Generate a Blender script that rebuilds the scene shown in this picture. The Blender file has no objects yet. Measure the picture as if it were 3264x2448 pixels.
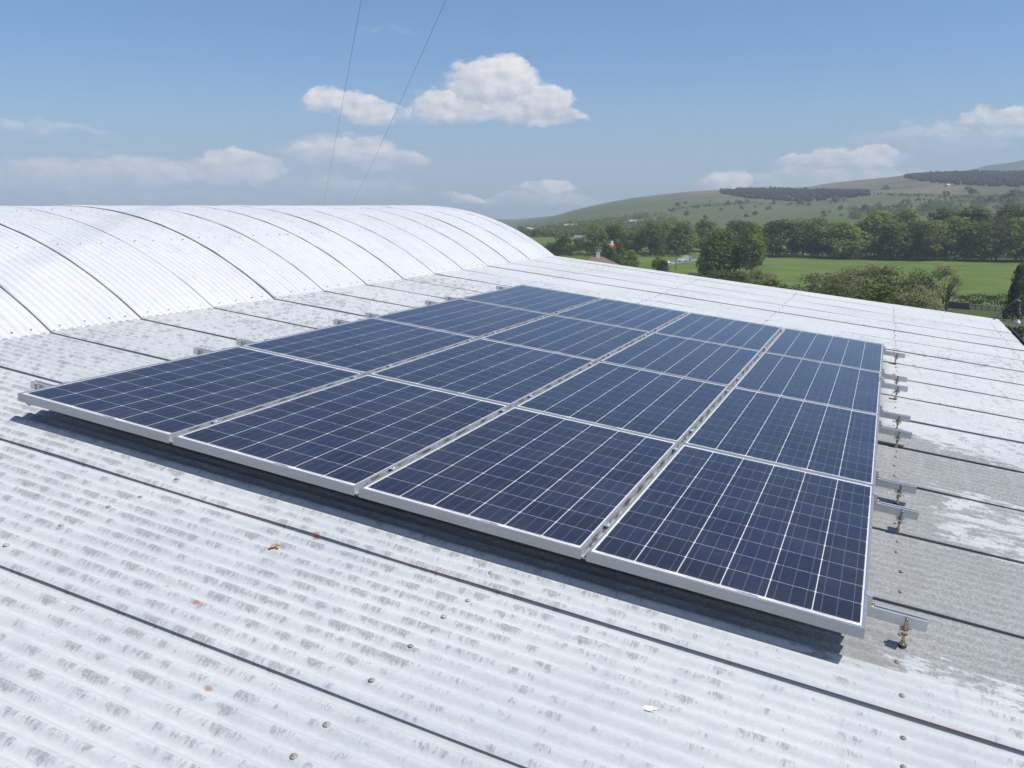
import bpy, bmesh, math, random
from mathutils import Vector, Matrix, noise
R = math.radians
random.seed(7)
scene = bpy.context.scene
col = scene.collection
AL = R(6.6)                     # fall of the lean-to roof towards +x
Z0 = 4.42                       # height of the solar array's front left corner above the yard
CA, SA = math.cos(AL), math.sin(AL)
def W(u, v, n): return Vector((u*CA+n*SA, v, -u*SA+n*CA+Z0))   # roof coordinates -> world

# ------------------------------------------------------------------ camera
FPX = 2762.8
CR = Vector((0.918622, 0.395137, 0.000286)); CD = Vector((0.080260, -0.185880, -0.979289)); CF = Vector((-0.386900, 0.899620, -0.202467))
EYE = Vector((3.97531, -2.93666, 0.93148+Z0))
cam_d = bpy.data.cameras.new('camera'); cam = bpy.data.objects.new('camera', cam_d); col.objects.link(cam)
m = Matrix.Identity(4)
for i, a in enumerate((CR, -CD, -CF)):
    for r in range(3): m[r][i] = a[r]
for r in range(3): m[r][3] = EYE[r]
cam.matrix_world = m
cam_d.sensor_fit = 'HORIZONTAL'; cam_d.sensor_width = 36; cam_d.lens = FPX/3264*36
cam_d.clip_start = .05; cam_d.clip_end = 20000
scene.camera = cam
cy = scene.cycles; cy.max_bounces = 7; cy.diffuse_bounces = 3; cy.glossy_bounces = 3; cy.transmission_bounces = 4; cy.volume_bounces = 0; cy.transparent_max_bounces = 8; cy.use_denoising = True
cy.use_adaptive_sampling = True; cy.adaptive_threshold = .015

# ------------------------------------------------------------------ light
SUN_EL, SUN_AZ = R(57), R(84)      # azimuth from +y towards +x
sun_d = bpy.data.lights.new('sun', 'SUN'); sun_d.energy = 3.6; sun_d.angle = R(.53); sun_d.color = (1, .96, .9)
sun = bpy.data.objects.new('sun', sun_d); col.objects.link(sun)
sdir = Vector((math.sin(SUN_AZ)*math.cos(SUN_EL), math.cos(SUN_AZ)*math.cos(SUN_EL), math.sin(SUN_EL)))
sun.rotation_euler = sdir.to_track_quat('Z', 'Y').to_euler(); sun.location = (30, 10, 40)
scene.view_settings.view_transform = 'Standard'; scene.view_settings.look = 'None'
scene.view_settings.exposure = 0.36; scene.view_settings.gamma = 1; scene.view_settings.use_curve_mapping = False

# ------------------------------------------------------------------ node helpers
class NT:
    def __init__(s, tree): s.t = tree; s.n = tree.nodes; s.l = tree.links
    def node(s, typ, ins=None, **kw):
        nd = s.n.new(typ)
        for k, v in kw.items(): setattr(nd, k, v)
        for k, v in (ins or {}).items(): s.put(nd.inputs[k], v)
        return nd
    def put(s, sock, v):
        if hasattr(v, 'is_output'): s.l.new(v, sock)
        elif hasattr(v, 'bl_idname') and hasattr(v, 'outputs'): s.l.new(v.outputs[0], sock)
        else:
            if sock.type == 'RGBA' and len(v) == 3: v = (*v, 1)
            sock.default_value = v
    def m(s, op, a, b=0.0, c=None, clamp=False):
        nd = s.n.new('ShaderNodeMath'); nd.operation = op; nd.use_clamp = clamp
        s.put(nd.inputs[0], a); s.put(nd.inputs[1], b)
        if c is not None: s.put(nd.inputs[2], c)
        return nd.outputs[0]
    def ramp(s, x, lo, hi, a=0.0, b=1.0, smooth=True):
        nd = s.n.new('ShaderNodeMapRange'); nd.interpolation_type = 'SMOOTHSTEP' if smooth else 'LINEAR'
        s.put(nd.inputs[0], x)
        for i, v in enumerate((lo, hi, a, b)): s.put(nd.inputs[1+i], v)
        return nd.outputs[0]
    def mix(s, f, a, b, mode='MIX'):
        nd = s.n.new('ShaderNodeMix'); nd.data_type = 'RGBA'; nd.blend_type = mode
        s.put(nd.inputs[0], f); s.put(nd.inputs[6], a); s.put(nd.inputs[7], b)
        return nd.outputs[2]
    def noise(s, vec, scale, detail=3, rough=.55, dist=0.0, color=False):
        nd = s.n.new('ShaderNodeTexNoise'); s.put(nd.inputs['Vector'], vec)
        s.put(nd.inputs['Scale'], scale); s.put(nd.inputs['Detail'], detail); s.put(nd.inputs['Roughness'], rough); s.put(nd.inputs['Distortion'], dist)
        return nd.outputs[1 if color else 0]
    def xyz(s, x, y, z):
        nd = s.n.new('ShaderNodeCombineXYZ')
        for i, v in enumerate((x, y, z)): s.put(nd.inputs[i], v)
        return nd.outputs[0]
    def sep(s, v):
        nd = s.n.new('ShaderNodeSeparateXYZ'); s.put(nd.inputs[0], v); return nd.outputs
    def vscale(s, v, k):
        nd = s.n.new('ShaderNodeVectorMath'); nd.operation = 'MULTIPLY'; s.put(nd.inputs[0], v); s.put(nd.inputs[1], k); return nd.outputs[0]
    def bump(s, h, strength=.3, dist=.01):
        nd = s.n.new('ShaderNodeBump'); s.put(nd.inputs['Height'], h); nd.inputs['Strength'].default_value = strength; nd.inputs['Distance'].default_value = dist
        return nd.outputs[0]

def material(name):
    mt = bpy.data.materials.new(name); mt.use_nodes = True
    t = NT(mt.node_tree); t.n.clear()
    out = t.n.new('ShaderNodeOutputMaterial'); b = t.n.new('ShaderNodeBsdfPrincipled')
    t.l.new(b.outputs[0], out.inputs[0])
    return mt, t, b, out
def setp(t, b, **kw):
    names = dict(col='Base Color', rough='Roughness', metal='Metallic', spec='Specular IOR Level', nor='Normal', coat='Coat Weight', coatr='Coat Roughness', alpha='Alpha', trans='Transmission Weight')
    for k, v in kw.items(): t.put(b.inputs[names[k]], v)
def coords(t, kind='Object', ob=None):
    nd = t.n.new('ShaderNodeTexCoord')
    if ob: nd.object = ob
    return nd.outputs[kind]
def plain(name, c, rough=.6, metal=0.0, var=.12, scale=30.0, spec=.5, bump=0.0):
    mt, t, b, o = material(name)
    co = coords(t)
    n = t.noise(co, scale, 4)
    k = t.ramp(n, .3, .7, 1-var, 1+var, False)
    setp(t, b, col=t.mix(1.0, c, t.xyz(k, k, k), 'MULTIPLY'), rough=rough, metal=metal, spec=spec)
    if bump: setp(t, b, nor=t.bump(n, bump, .005))
    return mt

# ------------------------------------------------------------------ sky
world = bpy.data.worlds.new('World'); scene.world = world; world.use_nodes = True
world.cycles.sampling_method = 'MANUAL'; world.cycles.sample_map_resolution = 512
wt = NT(world.node_tree); wt.n.clear()
SKY = .087
sky = wt.node('ShaderNodeTexSky', sky_type='NISHITA', sun_disc=False, sun_elevation=SUN_EL, sun_rotation=SUN_AZ, altitude=120.0, air_density=1.0, dust_density=.7, ozone_density=2.6)
gd = coords(wt, 'Generated')
sx, sy, sz = wt.sep(gd)
az = wt.m('ARCTAN2', sx, sy); el = wt.m('ARCSINE', sz)
def ray(px, py): return ((px-1632)/FPX*CR + (py-1224)/FPX*CD + CF).normalized()
def azel(px, py):
    d = ray(px, py); return math.atan2(d.x, d.y), math.asin(d.z)
pv = wt.xyz(wt.m('MULTIPLY', az, 1.0), wt.m('MULTIPLY', el, 1.5), 0.0)
wn = wt.node('ShaderNodeSeparateColor', {0: wt.noise(pv, 26, 7, .62, color=True)})
waz = wt.m('ADD', az, wt.m('MULTIPLY', wt.m('SUBTRACT', wn.outputs[0], .5), .070))
wel = wt.m('ADD', el, wt.m('MULTIPLY', wt.m('SUBTRACT', wn.outputs[1], .5), .034))
CL = [  # x, y, half width, half height (pixels of a 3264 wide frame), weight
 (1575,285,150,95,1.0),(1690,345,150,75,1.0),(1470,350,170,62,.93),(1810,375,75,30,.75),(1325,372,80,34,.50),
 (1060,325,90,48,.85),(1155,365,105,50,.85),(1090,490,200,60,.66),(1250,520,120,48,.60),(1110,600,240,40,.42),
 (735,545,150,60,1.0),(430,560,190,64,.66),(170,565,200,64,.56),(560,640,500,30,.30),(1480,638,85,20,.80),(1745,603,95,26,.74),(1700,640,280,30,.44),
 (2320,580,95,32,.74),(2540,515,70,32,.76),(2700,512,150,44,.86),(2640,580,330,60,.46),(3220,375,110,46,.78),(3060,440,300,60,.44),(120,420,200,30,.40),(1230,105,110,22,.28)]
dens = None; hgt = None
for (px, py, hw, hh, wgt) in CL:
    a0, e0 = azel(px, py)
    dx = wt.m('DIVIDE', wt.m('SUBTRACT', waz, a0), hw/FPX*1.15)
    dy0 = wt.m('SUBTRACT', wel, e0)
    dy = wt.m('MAXIMUM', wt.m('DIVIDE', dy0, hh/FPX*1.1), wt.m('DIVIDE', dy0, -hh/FPX*.8))
    q = wt.m('SUBTRACT', 1.0, wt.m('ADD', wt.m('MULTIPLY', dx, dx), wt.m('MULTIPLY', dy, dy)))
    q = wt.m('MULTIPLY', wt.ramp(q, -.25, .75), wgt)
    tt = wt.m('ADD', wt.m('DIVIDE', dy0, hh/FPX), wt.m('MULTIPLY', dx, .35))
    if dens is None: dens, hgt = q, tt
    else:
        gt = wt.m('GREATER_THAN', q, dens)
        hgt = wt.m('ADD', wt.m('MULTIPLY', hgt, wt.m('SUBTRACT', 1.0, gt)), wt.m('MULTIPLY', tt, gt))
        dens = wt.m('MAXIMUM', dens, q)
# the same kind of low fair-weather cloud goes on round the rest of the sky
nn = wt.noise(wt.xyz(wt.m('MULTIPLY', az, 1.0), wt.m('MULTIPLY', el, 2.6), 3.0), 7.0, 4, .55)
band = wt.m('MULTIPLY', wt.ramp(el, .0, .05), wt.ramp(el, .5, .16))
aw = wt.m('ABSOLUTE', wt.m('SUBTRACT', az, azel(1632, 400)[0]))
rest = wt.m('MULTIPLY', wt.m('MULTIPLY', wt.ramp(nn, .54, .68), band), wt.ramp(aw, .56, .72))
dens = wt.m('MAXIMUM', dens, wt.m('MULTIPLY', rest, .85))
fine = wt.noise(pv, 62, 8, .66)
fine2 = wt.noise(pv, 26, 4, .55)
d2 = wt.m('ADD', dens, wt.m('MULTIPLY', wt.m('SUBTRACT', fine, .5), .62))
soft = wt.ramp(hgt, .3, -.7, .72, 1.15)
cov = wt.m('MULTIPLY', wt.ramp(d2, .20, soft), wt.ramp(dens, .02, .3))
off = wt.node('ShaderNodeVectorMath', {0: pv, 1: (.007, .009, 0.0)}, operation='ADD').outputs[0]
relief = wt.m('SUBTRACT', wt.noise(pv, 40, 5, .55), wt.noise(off, 40, 5, .55))
shade = wt.m('ADD', wt.m('ADD', .42, wt.m('MULTIPLY', relief, 1.7)), wt.m('MULTIPLY', wt.ramp(hgt, -.8, .9, -.5, .5, False), .75), clamp=True)
ccol = wt.mix(shade, (4.9, 5.2, 6.0), (9.3, 8.9, 8.6))
skyc = wt.mix(1.0, sky, (.66, .86, 1.10), 'MULTIPLY')
hz = wt.ramp(el, -.02, .16, .60, 0.0)
skyc = wt.mix(hz, skyc, (3.2, 4.45, 5.9))
bg = wt.node('ShaderNodeBackground', {'Color': wt.mix(wt.m('MULTIPLY', cov, .9), skyc, ccol), 'Strength': SKY})
wo = wt.node('ShaderNodeOutputWorld', {'Surface': bg})

# ------------------------------------------------------------------ mesh helpers
class MB:
    def __init__(s): s.v = []; s.f = []; s.sm = []; s.mi = []
    def face(s, pts, smooth=False, mi=0):
        k = len(s.v); s.v += [tuple(q) for q in pts]; s.f.append(tuple(range(k, k+len(pts)))); s.sm.append(smooth); s.mi.append(mi)
    def box(s, x0, x1, y0, y1, z0, z1, mi=0):
        k = len(s.v)
        s.v += [(x, y, z) for z in (z0, z1) for x, y in ((x0, y0), (x1, y0), (x1, y1), (x0, y1))]
        for f in ((3, 2, 1, 0), (4, 5, 6, 7), (0, 1, 5, 4), (1, 2, 6, 5), (2, 3, 7, 6), (3, 0, 4, 7)):
            s.f.append(tuple(k+i for i in f)); s.sm.append(False); s.mi.append(mi)
    def grid(s, rows, smooth=True, mi=0, flip=False):
        k = len(s.v); nr = len(rows); nc = len(rows[0])
        for r in rows: s.v += [tuple(q) for q in r]
        for i in range(nr-1):
            for j in range(nc-1):
                f = (k+i*nc+j, k+i*nc+j+1, k+(i+1)*nc+j+1, k+(i+1)*nc+j)
                s.f.append(f[::-1] if flip else f); s.sm.append(smooth); s.mi.append(mi)
    def lathe(s, prof, n=10, c=(0, 0, 0), smooth=True, mi=0):
        rows = [[(c[0]+r*math.cos(2*math.pi*i/n), c[1]+r*math.sin(2*math.pi*i/n), c[2]+z) for i in range(n+1)] for r, z in prof]
        s.grid(rows, smooth, mi)
    def tube(s, pts, rad, n=8, smooth=True, mi=0, cap=True):
        pts = [Vector(q) for q in pts]; rows = []
        up = Vector((0, 0, 1))
        for i, q in enumerate(pts):
            d = (pts[min(i+1, len(pts)-1)]-pts[max(i-1, 0)]).normalized()
            a = d.cross(up)
            if a.length < 1e-3: a = d.cross(Vector((1, 0, 0)))
            a.normalize(); b = d.cross(a)
            r = rad[i] if isinstance(rad, (list, tuple)) else rad
            rows.append([q+r*(math.cos(2*math.pi*j/n)*a+math.sin(2*math.pi*j/n)*b) for j in range(n+1)])
        s.grid(rows, smooth, mi)
        if cap: s.face(rows[0][:-1]); s.face(rows[-1][:-1][::-1])
    def mesh(s, name, mats=()):
        me = bpy.data.meshes.new(name); me.from_pydata(s.v, [], s.f)
        me.polygons.foreach_set('use_smooth', s.sm); me.polygons.foreach_set('material_index', s.mi)
        for mt in (mats if isinstance(mats, (list, tuple)) else (mats,)): me.materials.append(mt)
        me.update(); return me
def link(name, me, parent=None, loc=(0, 0, 0), rot=(0, 0, 0), scale=(1, 1, 1)):
    o = bpy.data.objects.new(name, me); col.objects.link(o); o.parent = parent
    o.location = loc; o.rotation_euler = rot; o.scale = scale; return o
def tag(o, label=None, cat=None, group=None, kind=None):
    for k, v in (('label', label), ('category', cat), ('group', group), ('kind', kind)):
        if v: o[k] = v
    return o
def thing(name, label, cat, loc=(0, 0, 0), rot=(0, 0, 0), group=None, scale=(1, 1, 1)):
    return tag(link(name, None, None, loc, rot, scale), label, cat, group)

# ------------------------------------------------------------------ terrain
def lerp(tab, x):
    if x <= tab[0][0]: return tab[0][1]
    for (a, b), (c, d) in zip(tab, tab[1:]):
        if x <= c: return b+(d-b)*(x-a)/(c-a)
    return tab[-1][1]
def sstep(a, b, x):
    x = max(0, min(1, (x-a)/(b-a))); return x*x*(3-2*x)
NEAR = [(0, 0), (20, 0), (34, -.7), (60, -3.7), (100, -8.4), (150, -13.4), (220, -18.3), (300, -18.8), (450, -18.8), (600, -16.5)]
SKYL = []   # skyline of the moor: azimuth, elevation
for px, py in [(1638,722),(1703,704),(1785,685),(1825,671),(1866,661),(1948,643),(2029,629),(2110,620),(2192,611),(2273,606),(2380,602),(2480,600),(2570,598),(2640,586),(2732,576),(2837,565),(2884,558),(2950,549),(3050,545),(3264,543)]:
    SKYL.append(azel(px, py))
SKYL = [(-3.2, .004), (-2.0, .008), (-1.2, .004), (-.75, -.012), (-.55, -.018)]+SKYL+[(.3, .050), (.55, .042), (1.1, .02), (2, .01), (3.2, .004)]
def hill_r(a): return 1900+160*math.sin(a*5+1)
def terrain(x, y):
    dx, dy = x-EYE.x, y-EYE.y; r = math.hypot(dx, dy); a = math.atan2(dx, dy)
    if r <= 600: z = lerp(NEAR, r)
    else:
        hr = hill_r(a); top = EYE.z+hr*math.tan(lerp(SKYL, a))
        t = (r-600)/(hr-600)
        z0 = NEAR[-1][1]
        if t <= 1: z = z0+(top-z0)*(.42*t+.58*sstep(0, 1, t))
        else: z = top-(top-z0)*.35*sstep(0, 1, (r-hr)/1500)-(r-hr)*.012
    if r > 24:
        k = min(1, (r-24)/60)
        amp = .5 if r < 500 else .5+5.5*sstep(600, 1200, r)*(1-.75*sstep(1500, 1850, r))
        sc = 60 if r < 500 else 210
        z += k*amp*noise.noise(Vector((x/sc, y/sc, 1.7)))
    return z
mb = MB()
azs = []
a = -math.pi
while a < math.pi-1e-6:
    azs.append(a); a += R(.5) if -1.05 < a < .45 else R(3)
azs.append(math.pi)
rs = [0, 6, 12, 18, 24, 30, 38, 47, 57, 68, 80, 93, 107, 122, 138, 155, 173, 192, 212, 233, 255, 280, 310, 345, 385, 430, 480, 540, 600]+[600+26*i for i in range(1, 64)]+[2350, 2500, 2700, 3000, 3400]
rows = []
for r in rs: rows.append([(EYE.x+r*math.sin(q), EYE.y+r*math.cos(q), terrain(EYE.x+r*math.sin(q), EYE.y+r*math.cos(q))) for q in azs])
mb.grid(rows, True, 0, True)
mt, t, b, o = material('grassland')
P = coords(t)
gx, gy, gz = t.sep(P)
rr = t.m('SQRT', t.m('ADD', t.m('POWER', t.m('SUBTRACT', gx, EYE.x), 2.0), t.m('POWER', t.m('SUBTRACT', gy, EYE.y), 2.0)))
n1 = t.noise(P, .012, 5, .6); n2 = t.noise(P, .07, 5, .6); n3 = t.noise(P, .8, 6, .7); n4 = t.noise(P, .0045, 4, .55)
field = t.mix(t.ramp(n2, .35, .7), (.095, .152, .028), (.145, .192, .048))
rough_g = t.mix(t.ramp(n2, .4, .62), (.075, .095, .032), (.120, .118, .052))
near_g = t.mix(t.ramp(rr, 226, 240), rough_g, field)
moor = t.mix(t.ramp(n1, .38, .62), (.110, .122, .058), (.215, .175, .122))
moor = t.mix(t.ramp(n4, .5, .64), moor, (.105, .125, .055))
moor = t.mix(t.ramp(t.noise(P, .03, 6, .7), .56, .68), moor, (.065, .075, .042))
low = t.mix(t.ramp(n1, .45, .6), (.090, .120, .042), (.118, .122, .060))
hillc = t.mix(t.ramp(t.m('ADD', gz, t.m('MULTIPLY', n4, 50.0)), 18, 60), low, moor)
gc = t.mix(t.ramp(rr, 520, 700), near_g, hillc)
k = t.ramp(n3, .25, .75, .72, 1.28, False)
setp(t, b, col=t.mix(1.0, gc, t.xyz(k, k, k), 'MULTIPLY'), rough=.95, spec=.1, nor=t.bump(n3, .6, .4))
ground = tag(link('ground', mb.mesh('ground', mt)), kind='structure')

# ------------------------------------------------------------------ roof materials
PITCH = .0762; SHEET = PITCH*11; S0 = -.19; AMP = .0100
V_END = S0+14*SHEET+.32
CREST = -.15; MID = CREST-AMP
roof_u0, roof_u1 = -1.80, 5.68

shed = thing('hay_shed', 'weathered white corrugated farm shed with barrel roof and long lean-to roof', 'shed', (2, 4, 0))
shed.location = (2, 4, 0)
ALU_F = None
wood = plain('old_timber', (.16, .12, .08), .85, var=.3, scale=12)
# lean-to carcass: purlins and rafters, carries the sheets
mb = MB()
for u in (-1.5, -.35, 1.16, 2.71, 4.165, 5.52): mb.box(u-.03, u+.03, -4.4, V_END-.06, MID-.085-AMP, MID-.012-AMP)
for v in (-4.3, -1.5, 1.4, 4.2, 7.0, 9.8, V_END-.15): mb.box(-1.7, 5.5, v-.04, v+.04, MID-.26, MID-.1)
lean = link('lean_to_roof', mb.mesh('lean_to_roof', wood), shed)
lean.matrix_parent_inverse = Matrix.Identity(4)
lean.location = W(0, 0, 0)-Vector((2, 4, 0)); lean.rotation_euler = (0, AL, 0)
mb = MB()
BCX, BCN, BR = -3.7764, -3.9755, 4.4185
TH0, TH1 = R(30.2), -2*AL-R(30.2)
def bpt(th, v, dr=0.0): return (BCX+(BR+dr)*math.sin(th), v, BCN+(BR+dr)*math.cos(th))
for i in range(7):
    th = TH0-R(2)+(TH1-TH0+R(4))*i/6
    c = bpt(th, 0, -.09)
    mb.box(c[0]-.03, c[0]+.03, -4.4, V_END-.06, c[2]-.04, c[2]+.03)
barrel = link('barrel_roof', mb.mesh('barrel_roof', wood), shed)
barrel.location = lean.location; barrel.rotation_euler = (0, AL, 0)

def roof_material(name, kind):
    mt, t, b, o = material(name)
    P = coords(t, 'Object', lean)
    u, v, n = t.sep(P)
    ph = t.m('DIVIDE', t.m('SUBTRACT', v, S0), PITCH)
    row = t.m('FLOOR', t.m('ADD', ph, .30))
    fr = t.m('SUBTRACT', ph, row)                      # -.3 .. .7, crest at 0, near side negative
    fr2 = t.m('FRACT', t.m('ADD', ph, .78))            # 0.. ; crest at .78, near slope .45-.78
    row2 = t.m('FLOOR', t.m('ADD', ph, .78))
    sheet = t.m('FLOOR', t.m('DIVIDE', t.m('SUBTRACT', v, S0-.02), SHEET))
    wn = t.node('ShaderNodeTexWhiteNoise', {'W': sheet}, noise_dimensions='1D').outputs[0]
    big = t.noise(P, 1.1, 4, .55); mid = t.noise(P, 7.0, 5, .6)
    grain = t.noise(t.vscale(P, (60, 110, 60)), 1.0, 4, .65)
    streak = t.noise(t.vscale(P, (16, 1.2, 1.0)), 1.0, 4, .6)
    base = t.mix(t.ramp(big, .35, .65), (.570, .585, .585), (.635, .640, .630))
    base = t.mix(t.ramp(mid, .45, .75, 0, .55), base, (.495, .51, .53))
    base = t.mix(t.ramp(wn, 0, 1, 0, .35), base, (.61, .625, .61))
    if kind == 'lean':
        base = t.mix(1.0, base, t.mix(t.ramp(v, .5, 6.0), (.92, .92, .905), (.99, .985, .965)), 'MULTIPLY')
        # ragged wear along the crests, drying down the near-facing side
        patch = t.noise(t.xyz(t.m('MULTIPLY', u, 12.5), t.m('MULTIPLY', row2, 5.31), 0.0), 1.0, 4, .6)
        drip = t.noise(t.xyz(t.m('MULTIPLY', u, 95.0), t.m('MULTIPLY', v, 34.0), row2), 1.0, 5, .75)
        cloud = t.noise(t.vscale(P, (.55, .6, 1)), 1.0, 3, .5)
        left = t.m('MULTIPLY', t.ramp(u, 4.2, 1.2), t.ramp(v, 8.0, 1.0, .35, 1.0))
        dn = t.m('ADD', t.m('MULTIPLY', left, .075), t.m('MULTIPLY', t.m('SUBTRACT', cloud, .5), .42))
        dn = t.m('ADD', dn, t.ramp(v, 7.0, 9.0, 0.0, -.12))
        win = t.m('MULTIPLY', t.ramp(fr2, .12, .66), t.ramp(fr2, .86, .78))
        val = t.m('ADD', t.m('ADD', patch, dn), t.m('MULTIPLY', t.m('SUBTRACT', drip, .5), .75))
        val = t.m('ADD', val, t.m('MULTIPLY', t.m('SUBTRACT', win, 1.0), .40))
        wear = t.m('MULTIPLY', t.ramp(val, .515, .67), t.ramp(win, .0, .25))
        hole = t.noise(t.vscale(P, (150, 120, 60)), 1.0, 4, .7)
        wear = t.m('MULTIPLY', wear, t.ramp(hole, .36, .56, .35, 1.0))
        base = t.mix(t.m('MULTIPLY', wear, .66), base, t.mix(mid, (.16, .165, .175), (.25, .245, .245)))
        # orange lichen, only where the paint has gone
        lv = t.node('ShaderNodeVectorMath', {0: t.vscale(P, (1, 1.5, 0)), 1: t.vscale(t.noise(P, 45, 4, .7, color=True), (.03, .03, 0))}, operation='ADD').outputs[0]
        vo = t.node('ShaderNodeTexVoronoi', {'Vector': lv, 'Scale': 5.5})
        lr = t.node('ShaderNodeSeparateColor', {0: vo.outputs['Color']}).outputs[0]
        lm = t.m('MULTIPLY', t.ramp(vo.outputs['Distance'], t.m('MULTIPLY', lr, .13), t.m('MULTIPLY', lr, .055)), t.m('MULTIPLY', t.m('GREATER_THAN', t.m('ADD', lr, t.m('MULTIPLY', left, .12)), .80), t.ramp(win, .12, .4)))
        base = t.mix(t.m('MULTIPLY', lm, .75), base, t.mix(hole, (.30, .13, .07), (.50, .19, .08)))
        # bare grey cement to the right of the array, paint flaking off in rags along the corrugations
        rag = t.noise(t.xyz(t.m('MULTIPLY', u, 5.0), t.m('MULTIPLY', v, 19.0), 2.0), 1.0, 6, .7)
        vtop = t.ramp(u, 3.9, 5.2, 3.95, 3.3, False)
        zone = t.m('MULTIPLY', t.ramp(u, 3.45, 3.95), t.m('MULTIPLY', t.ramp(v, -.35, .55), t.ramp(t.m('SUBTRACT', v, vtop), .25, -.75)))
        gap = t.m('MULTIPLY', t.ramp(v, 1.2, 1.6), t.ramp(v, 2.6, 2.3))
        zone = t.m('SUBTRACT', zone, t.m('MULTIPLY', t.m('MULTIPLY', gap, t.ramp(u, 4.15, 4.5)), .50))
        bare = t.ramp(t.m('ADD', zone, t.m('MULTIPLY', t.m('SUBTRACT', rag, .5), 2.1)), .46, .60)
        und_shade = t.m('MULTIPLY', t.m('MULTIPLY', t.ramp(u, -.12, .0), t.ramp(u, 4.15, 4.0)), t.m('MULTIPLY', t.ramp(v, .0, .10), t.ramp(v, 6.65, 6.5)))  # bare cement carried on under the panels, extended to deepen their shadow
        bare = t.m('MAXIMUM', bare, und_shade)
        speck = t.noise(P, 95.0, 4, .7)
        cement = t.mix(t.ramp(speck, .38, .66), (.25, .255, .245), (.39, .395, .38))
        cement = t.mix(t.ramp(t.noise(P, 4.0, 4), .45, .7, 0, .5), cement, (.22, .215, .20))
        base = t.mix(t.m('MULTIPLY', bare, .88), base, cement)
        # dull rain marks elsewhere
        far = t.m('MULTIPLY', t.ramp(streak, .56, .72), t.ramp(u, 3.0, 4.4, .2, .5))
        base = t.mix(far, base, (.41, .425, .43))
    else:
        top = t.ramp(n, .12, .42)
        sp = t.noise(t.vscale(P, (26, 60, 26)), 1.0, 4, .65)
        base = t.mix(t.m('MULTIPLY', t.m('MULTIPLY', t.ramp(sp, .56, .70), top), .55), base, (.26, .265, .265))
        arc = t.noise(t.vscale(P, (.7, 26, .7)), 1.0, 3, .6)
        base = t.mix(t.m('MULTIPLY', t.ramp(arc, .54, .74), .35), base, (.42, .43, .42))
        sf = t.m('FRACT', t.m('DIVIDE', t.m('SUBTRACT', v, S0-.02), SHEET))
        lap = t.m('MULTIPLY', t.ramp(sf, .06, .0), t.ramp(t.noise(t.vscale(P, (1.6, 9, 1.6)), 1.0, 4, .6), .5, .7))
        base = t.mix(t.m('MULTIPLY', lap, .55), base, (.30, .20, .15))
        sm = t.ramp(t.noise(t.vscale(P, (2.2, 2.2, 2.2)), 1.0, 4, .6), .52, .72, 0, .45)
        base = t.mix(sm, base, (.50, .52, .525))
    kk = t.ramp(grain, .25, .75, .93, 1.06, False)
    base = t.mix(1.0, base, t.xyz(kk, kk, kk), 'MULTIPLY')
    setp(t, b, col=base, rough=.82, spec=.25, nor=t.bump(t.m('ADD', grain, t.m('MULTIPLY', mid, 1.5)), .35, .003))
    return mt
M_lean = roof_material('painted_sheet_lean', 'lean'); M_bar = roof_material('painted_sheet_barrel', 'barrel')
mt, t, b, o = material('rusty_edge'); P = coords(t, 'Object', lean)
rn = t.noise(t.vscale(P, (2.4, 3, 2.4)), 1.0, 4, .6)
rn = t.m('ADD', rn, t.ramp(t.sep(P)[2], .12, .36, 0.0, .16))
setp(t, b, col=t.mix(t.ramp(rn, .52, .66), (.19, .19, .195), (.36, .15, .08)), rough=.9, spec=.2); M_edge = mt

def sheet_profile(y0, y1):
    k = 9; ys = []; n0 = math.ceil((y0+1e-6)/PITCH*k); n1 = math.floor((y1-1e-6)/PITCH*k)
    ys = [y0]+[i*PITCH/k for i in range(n0, n1+1)]+[y1]
    return ys
def make_sheet(parent, path, nseg, s_near, s_width, mats, rnd, lift=.0125):
    """path(t, y, d): point on the roof at t (0..1 across the slope), y along the shed, d proud of the crest line's mid surface"""
    ys = sheet_profile(-.021, s_width+.045)
    wob = [rnd.uniform(-.0028, .0028) for _ in range(nseg+1)]; l0 = lift+rnd.uniform(-.002, .0035)
    TH = .0055
    def h(i, y):
        q = 1-y/s_width
        return AMP*math.cos(2*math.pi*y/PITCH)+l0*max(0, q)+wob[i]*max(0, q)**3
    mb = MB(); top = []; bot = []
    for i in range(nseg+1):
        t = i/nseg
        top.append([path(t, s_near+y, h(i, y)) for y in ys]); bot.append([path(t, s_near+y, h(i, y)-TH) for y in ys])
    mb.grid(top, True, 0); mb.grid(bot, True, 0, True)
    mb.grid([[r[0] for r in bot], [r[0] for r in top]], False, 1)
    mb.grid([[r[-1] for r in top], [r[-1] for r in bot]], False, 1)
    mb.grid([top[0], bot[0]], False, 0); mb.grid([bot[-1], top[-1]], False, 0)
    me = mb.mesh('roofing_sheet', mats)
    return link('roofing_sheet', me, parent)
rnd = random.Random(3)
def lean_path(t, v, d): return (roof_u0+(roof_u1-roof_u0)*t, v, MID+d)
def last_lean(t, v, d):
    s = S0+14*SHEET; return lean_path(t, s+(v-s)*(.60+.82*t), d)
def last_bar(t, v, d):
    s = S0+14*SHEET; return bar_path(t, s+(v-s)*.60, d)
def bar_path(t, v, d):
    return bpt(TH0+(TH1-TH0)*t, v, d-AMP+.012)
sheets = range(-5, 15)
for k in sheets:
    wd = SHEET if k < 14 else 7.7*PITCH-.045
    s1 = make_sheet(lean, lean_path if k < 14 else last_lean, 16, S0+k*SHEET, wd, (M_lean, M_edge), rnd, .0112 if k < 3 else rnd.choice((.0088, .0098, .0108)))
    s2 = make_sheet(barrel, bar_path if k < 14 else last_bar, 40, S0+k*SHEET, wd, (M_bar, M_edge), rnd, {3: .0135, 2: .011, 5: .0105}.get(k, rnd.choice((.0062, .0070, .0085))))

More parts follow.
